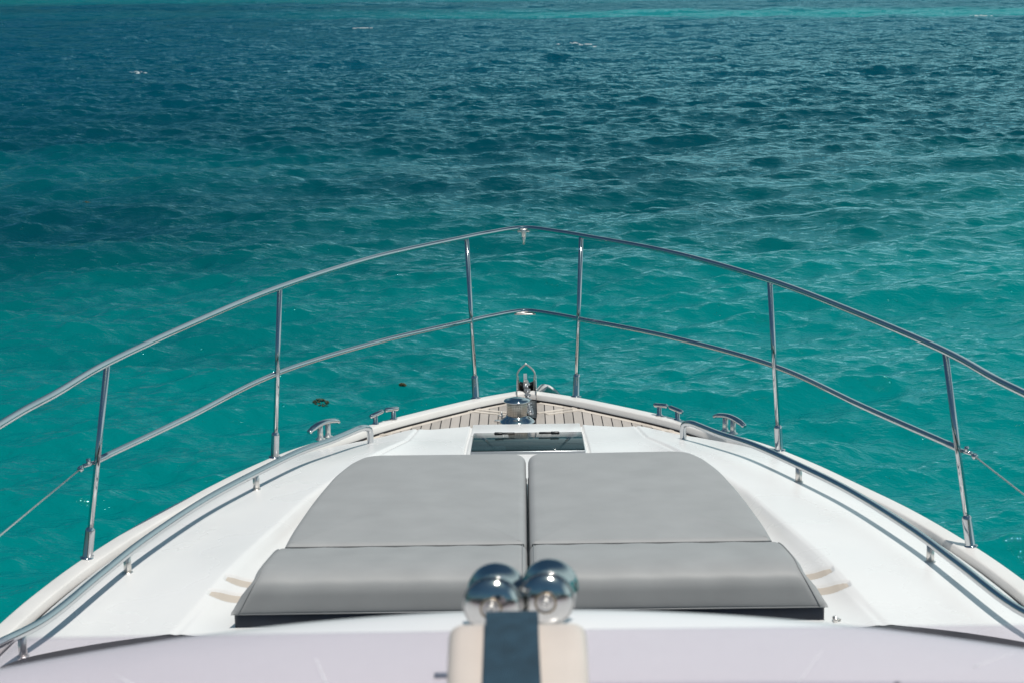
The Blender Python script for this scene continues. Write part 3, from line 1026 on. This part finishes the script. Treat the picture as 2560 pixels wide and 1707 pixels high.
th = np.concatenate([np.linspace(-180, -70, 40, endpoint=False), np.linspace(-70, -38, 80, endpoint=False), np.linspace(-38, -17, 130, endpoint=False),
                     np.linspace(-17, 16.5, 1000, endpoint=False), np.linspace(16.5, 38, 130, endpoint=False), np.linspace(38, 70, 80, endpoint=False), np.linspace(70, 180, 41)])
R_, T_ = np.meshgrid(rad, np.radians(th), indexing='ij')
Xw, Yw = R_ * np.sin(T_), R_ * np.cos(T_)
drr = np.gradient(rad)[:, None] * np.ones_like(T_)
dtt = R_ * np.gradient(np.radians(th))[None, :]
ca, sa = np.abs(np.cos(T_)), np.abs(np.sin(T_))
ddx = np.maximum(dtt * ca, drr * sa); ddy = np.maximum(drr * ca, dtt * sa)
# in the far field keep waves somewhat past the row spacing so that crests still break up the surface
H, DX, DY = sea(Xw, Yw, ddx, ddy)
V = np.stack([Xw + DX, Yw + DY, H], -1)
n, m = Xw.shape
idx = np.arange(n * m).reshape(n, m)
Q = np.stack([idx[:-1, :-1], idx[:-1, 1:], idx[1:, 1:], idx[1:, :-1]], -1).reshape(-1, 4)
me = bpy.data.meshes.new('sea')
me.vertices.add(n * m); me.vertices.foreach_set('co', V.astype(np.float32).ravel())
me.loops.add(Q.size); me.loops.foreach_set('vertex_index', Q.astype(np.int32).ravel())
me.polygons.add(len(Q))
me.polygons.foreach_set('loop_start', np.arange(0, Q.size, 4, dtype=np.int32))
me.polygons.foreach_set('use_smooth', np.ones(len(Q), bool))
me.update(); me.validate()

m_, nt, b, out = new_mat('sea water')
geo = nd(nt, 'ShaderNodeNewGeometry')
sx = nd(nt, 'ShaderNodeSeparateXYZ'); nt.links.new(geo.outputs['Position'], sx.inputs[0])
def noise(scale, det, vec=None, sc=(1, 1, 1)):
    mp = nd(nt, 'ShaderNodeMapping'); mp.inputs['Scale'].default_value = sc
    nt.links.new(geo.outputs['Position'], mp.inputs['Vector'])
    q = nd(nt, 'ShaderNodeTexNoise', Scale=scale, Detail=det)
    nt.links.new(mp.outputs['Vector'], q.inputs['Vector'])
    return q.outputs['Fac']
def mth(op, a, bb=None, c=None):
    q = nd(nt, 'ShaderNodeMath', operation=op)
    for i, s in enumerate((a, bb, c)):
        if s is None: continue
        if isinstance(s, (int, float)): q.inputs[i].default_value = s
        else: nt.links.new(s, q.inputs[i])
    return q.outputs[0]
# seabed: pale sand round the boat, deeper water beyond, a sand bar far out
dist = mth('ADD', mth('SUBTRACT', sx.outputs['Y'], mth('MULTIPLY', sx.outputs['X'], .55)), mth('MULTIPLY', mth('SUBTRACT', noise(.09, 3.), .5), 26.))
near = nd(nt, 'ShaderNodeMapRange')
near.inputs['From Min'].default_value = 14.; near.inputs['From Max'].default_value = 100.
nt.links.new(dist, near.inputs['Value'])
far = mth('ADD', mth('ADD', sx.outputs['Y'], mth('MULTIPLY', sx.outputs['X'], .32)), mth('MULTIPLY', mth('SUBTRACT', noise(.06, 3., sc=(.6, 1, 1)), .5), 14.))
bar = nd(nt, 'ShaderNodeMapRange', interpolation_type='SMOOTHSTEP')
bar.inputs['From Min'].default_value = 116.; bar.inputs['From Max'].default_value = 121.
nt.links.new(far, bar.inputs['Value'])
cr = ramp(nt, near.outputs['Result'], [(0, (.0, .186, .186)), (.08, (.0, .166, .167)), (.16, (.0, .100, .108)), (.25, (.0, .050, .066)), (.40, (.0, .046, .066)), (.88, (.0, .058, .096))])
mixc = nd(nt, 'ShaderNodeMixRGB'); mixc.inputs['Color2'].default_value = (.0, .20, .21, 1)
patch = nd(nt, 'ShaderNodeMapRange'); patch.inputs['From Min'].default_value = .35; patch.inputs['From Max'].default_value = .6
nt.links.new(noise(.05, 2., sc=(.35, 1, 1)), patch.inputs['Value'])
def step(v, lo, hi):
    q = nd(nt, 'ShaderNodeMapRange', interpolation_type='SMOOTHSTEP')
    q.inputs['From Min'].default_value = lo; q.inputs['From Max'].default_value = hi
    nt.links.new(v, q.inputs['Value'])
    return q.outputs['Result']
inner = mth('MULTIPLY', mth('MULTIPLY', bar.outputs['Result'], mth('SUBTRACT', 1., step(far, 127., 136.))), mth('ADD', mth('MULTIPLY', step(sx.outputs['X'], -22., 12.), .75), .1))
outer = mth('MULTIPLY', step(far, 146., 160.), .5)
gx = mth('DIVIDE', mth('ADD', sx.outputs['X'], 9.), 9.); gy = mth('DIVIDE', mth('SUBTRACT', sx.outputs['Y'], 39.), 6.)
shoal = mth('MULTIPLY', mth('SUBTRACT', 1., step(mth('ADD', mth('ADD', mth('MULTIPLY', gx, gx), mth('MULTIPLY', gy, gy)), mth('MULTIPLY', patch.outputs['Result'], .4)), .1, 1.3)), .22)
nt.links.new(mth('ADD', mth('ADD', inner, outer), shoal), mixc.inputs['Fac'])
nt.links.new(cr.outputs['Color'], mixc.inputs['Color1'])
fm = nd(nt, 'ShaderNodeMapRange', interpolation_type='SMOOTHSTEP')       # far off, where the sheet is too coarse for chop, the chop is bump
fm.inputs['From Min'].default_value = 30.; fm.inputs['From Max'].default_value = 95.
nt.links.new(sx.outputs['Y'], fm.inputs['Value'])
b1 = mth('ADD', mth('MULTIPLY', noise(5., 4., sc=(.8, 1.6, 1)), .052), mth('MULTIPLY', noise(24., 3., sc=(1, 1.4, 1)), .010))
b2 = mth('MULTIPLY', mth('ADD', noise(1.15, 5., sc=(.6, 1.2, 1)), mth('MULTIPLY', noise(3.0, 3., sc=(.6, 1.2, 1)), .45)), .56)
bh = mth('ADD', b1, mth('MULTIPLY', b2, fm.outputs['Result']))
bpn = nd(nt, 'ShaderNodeBump', Strength=.8, Distance=1.0)
nt.links.new(bh, bpn.inputs['Height'])
nt.nodes.remove(b)
body = nd(nt, 'ShaderNodeBsdfDiffuse'); nt.links.new(mixc.outputs['Color'], body.inputs['Color']); nt.links.new(bpn.outputs['Normal'], body.inputs['Normal'])
glo = nd(nt, 'ShaderNodeBsdfGlossy', Roughness=.03); glo.inputs['Color'].default_value = (.52, .90, .97, 1); nt.links.new(bpn.outputs['Normal'], glo.inputs['Normal'])
fre = nd(nt, 'ShaderNodeFresnel', IOR=1.333); nt.links.new(bpn.outputs['Normal'], fre.inputs['Normal'])
mxs = nd(nt, 'ShaderNodeMixShader')
nt.links.new(mth('POWER', fre.outputs[0], 1.12), mxs.inputs[0])       # glare cut the way a polarising filter cuts it
nt.links.new(body.outputs[0], mxs.inputs[1]); nt.links.new(glo.outputs[0], mxs.inputs[2])
nt.links.new(mxs.outputs[0], out.inputs['Surface'])
seao = link('sea', me, m_)
tag(seao, 'choppy turquoise to deep teal sea around the boat', 'sea', kind='structure')

def sea_z(x, y):
    """height of the sheet at a place (a few steps undo the sideways motion of the crests)"""
    r = math.hypot(x, y)
    dr = float(np.interp(r, rad, np.gradient(rad))); dt = r * .00059
    px, py = np.array([x]), np.array([y])
    for _ in range(6):
        h, ax_, ay_ = sea(px, py, np.array([dt]), np.array([dr]))
        px, py = x - ax_, y - ay_
    return float(h[0])

# floating seaweed
def weed(x, y, size, label):
    mb = MB()
    for k in range(90):
        a = random.random() * 2 * PI; r = size * math.sqrt(random.random())
        px, py = x + r * math.cos(a), y + r * .75 * math.sin(a)
        z = sea_z(px, py) + .004 + random.random() * .028 * (1 - r / size)
        L, wd = random.uniform(.02, .05), random.uniform(.005, .010)
        q = random.random() * 2 * PI; d = np.array([math.cos(q), math.sin(q), random.uniform(-.2, .4)]); nn = np.array([-math.sin(q), math.cos(q), random.uniform(-.3, .3)])
        c = np.array([px, py, z])
        mb.add([c - d * L / 2, c + nn * wd, c + d * L / 2, c - nn * wd], [(0, 1, 2, 3)], True)
        if k % 4 == 0:
            mb.lathe([(0, -.006), (.005, -.003), (.005, .003), (0, .006)], tuple(c + np.array([0, 0, .004])), (0, 0, 1), 8)
    o = mb.build('floating_seaweed', M_WEED, None, recalc=False)
    tag(o, label, 'seaweed', 'seaweed floating off the port bow')
weed(-1.99, 18.5, .078, 'larger brown clump of seaweed afloat above the horn cleat on the port gunwale')
weed(-1.24, 19.25, .032, 'small brown clump of seaweed afloat between the port fairlead and the bow post')
weed(-7.8, 34.8, .075, 'tiny reddish clump of seaweed alone on the darker water far out to the left')

# a few breaking crests
mb = MB()
for (x, y, sx_, sy_) in ((-13.9, 71, .38, 1.1), (-8.4, 107, .75, 1.1), (2.0, 85, .6, 1.0), (2.75, 84, .5, .8), (25.0, 108.4, .8, 1.0), (-7.95, 29.5, .3, .35), (-9.6, 31.5, .22, .3)):
    for k in range(17):
        px, py = x + random.gauss(0, sx_ * .42), y + random.gauss(0, sy_ * .3)
        z = sea_z(px, py) + .02 + y * .0004
        r = random.uniform(.015, .065) * min(1.5, y / 60)
        ringp = [(px + r * random.uniform(.5, 1.2) * math.cos(a) * 1.4, py + r * random.uniform(.5, 1.2) * math.sin(a), z + random.uniform(-.008, .012)) for a in np.linspace(0, 2 * PI, 9, endpoint=False)]
        top = (px, py, z + r * .35)
        mb.add(ringp + [top], [(i, (i + 1) % 9, 9) for i in range(9)], True)
fo = mb.build('foam', M_FOAM, None)
tag(fo, 'scattered white flecks of foam on breaking wave crests', 'foam', kind='stuff')

# ------------------------------------------------------------------ sky, sun, camera
AZ, EL = math.radians(149), math.radians(72)            # azimuth clockwise from +Y (towards starboard)
W = bpy.data.worlds.new('World'); S.world = W; W.use_nodes = True
nt = W.node_tree
sky = nt.nodes.new('ShaderNodeTexSky'); sky.sky_type = 'NISHITA'; sky.sun_disc = False
sky.sun_elevation = EL; sky.sun_rotation = AZ; sky.air_density = 1.0; sky.dust_density = 1.6; sky.ozone_density = 1.0
tint = nt.nodes.new('ShaderNodeMixRGB'); tint.blend_type = 'MULTIPLY'; tint.inputs['Fac'].default_value = 1
tint.inputs['Color2'].default_value = (.52, .86, .92, 1)              # the teal cast of the photograph's sky light
nt.links.new(sky.outputs[0], tint.inputs['Color1'])
tcw = nt.nodes.new('ShaderNodeTexCoord')
sw = nt.nodes.new('ShaderNodeSeparateXYZ'); nt.links.new(tcw.outputs['Generated'], sw.inputs[0])
nw = nt.nodes.new('ShaderNodeTexNoise'); nw.inputs['Scale'].default_value = 3.2; nw.inputs['Detail'].default_value = 6
mpw = nt.nodes.new('ShaderNodeMapping'); mpw.inputs['Scale'].default_value = (1, 1, 2.4)
nt.links.new(tcw.outputs['Generated'], mpw.inputs['Vector']); nt.links.new(mpw.outputs['Vector'], nw.inputs['Vector'])
def wm(op, a, b_=None, c=None):
    q = nt.nodes.new('ShaderNodeMath'); q.operation = op
    for i, v in enumerate((a, b_, c)):
        if v is None: continue
        if isinstance(v, (int, float)): q.inputs[i].default_value = v
        else: nt.links.new(v, q.inputs[i])
    return q.outputs[0]
def wstep(v, lo, hi):
    q = nt.nodes.new('ShaderNodeMapRange'); q.interpolation_type = 'SMOOTHSTEP'
    q.inputs['From Min'].default_value = lo; q.inputs['From Max'].default_value = hi
    nt.links.new(v, q.inputs['Value'])
    return q.outputs['Result']
bank = wm('MULTIPLY', wstep(wm('MULTIPLY_ADD', nw.outputs['Fac'], .55, wm('ADD', sw.outputs['X'], wm('MULTIPLY', wm('MAXIMUM', wm('MULTIPLY', sw.outputs['Y'], -1.), 0.), -1.4))), .04, .46), wm('SUBTRACT', 1., wstep(sw.outputs['Z'], .30, .72)))
cl = nt.nodes.new('ShaderNodeMixRGB'); cl.inputs['Color2'].default_value = (12.0, 15.6, 16.2, 1)
nt.links.new(wm('MULTIPLY', bank, .9), cl.inputs['Fac']); nt.links.new(tint.outputs[0], cl.inputs['Color1'])
nt.links.new(cl.outputs[0], nt.nodes['Background'].inputs['Color'])
nt.nodes['Background'].inputs['Strength'].default_value = .052
sd = Vector((math.sin(AZ) * math.cos(EL), math.cos(AZ) * math.cos(EL), math.sin(EL)))
L = bpy.data.lights.new('sun', 'SUN'); L.energy = 3.55; L.angle = math.radians(.5); L.color = (1, .94, .875)
so = bpy.data.objects.new('sun', L); COL.objects.link(so)
so.rotation_euler = sd.to_track_quat('Z', 'Y').to_euler()
so.location = (3, 8, 12)

F = 4500.
pitch = math.atan((784 + 130) / F); yaw = math.atan(31 / F); roll = math.radians(.9)
fwv = Vector((-math.sin(yaw) * math.cos(pitch), math.cos(yaw) * math.cos(pitch), -math.sin(pitch)))
r0 = Vector((math.cos(yaw), math.sin(yaw), 0)); u0 = r0.cross(fwv)
rc = math.cos(roll) * r0 - math.sin(roll) * u0
uc = math.sin(roll) * r0 + math.cos(roll) * u0
cam = bpy.data.cameras.new('camera'); co = bpy.data.objects.new('camera', cam); COL.objects.link(co)
Mx = Matrix(((rc.x, uc.x, -fwv.x, 0), (rc.y, uc.y, -fwv.y, 0), (rc.z, uc.z, -fwv.z, ZC), (0, 0, 0, 1)))
co.matrix_world = Mx
cam.sensor_width = 36; cam.lens = F / 2352 * 36
cam.clip_start = .05; cam.clip_end = 12000
cam.dof.use_dof = True; cam.dof.focus_distance = 13.; cam.dof.aperture_fstop = 8.
S.camera = co
S.view_settings.view_transform = 'Standard'; S.view_settings.look = 'None'
S.view_settings.exposure = 0; S.view_settings.gamma = 1
S.render.resolution_x = 1024; S.render.resolution_y = 682
S.cycles.max_bounces = 10; S.cycles.transparent_max_bounces = 12
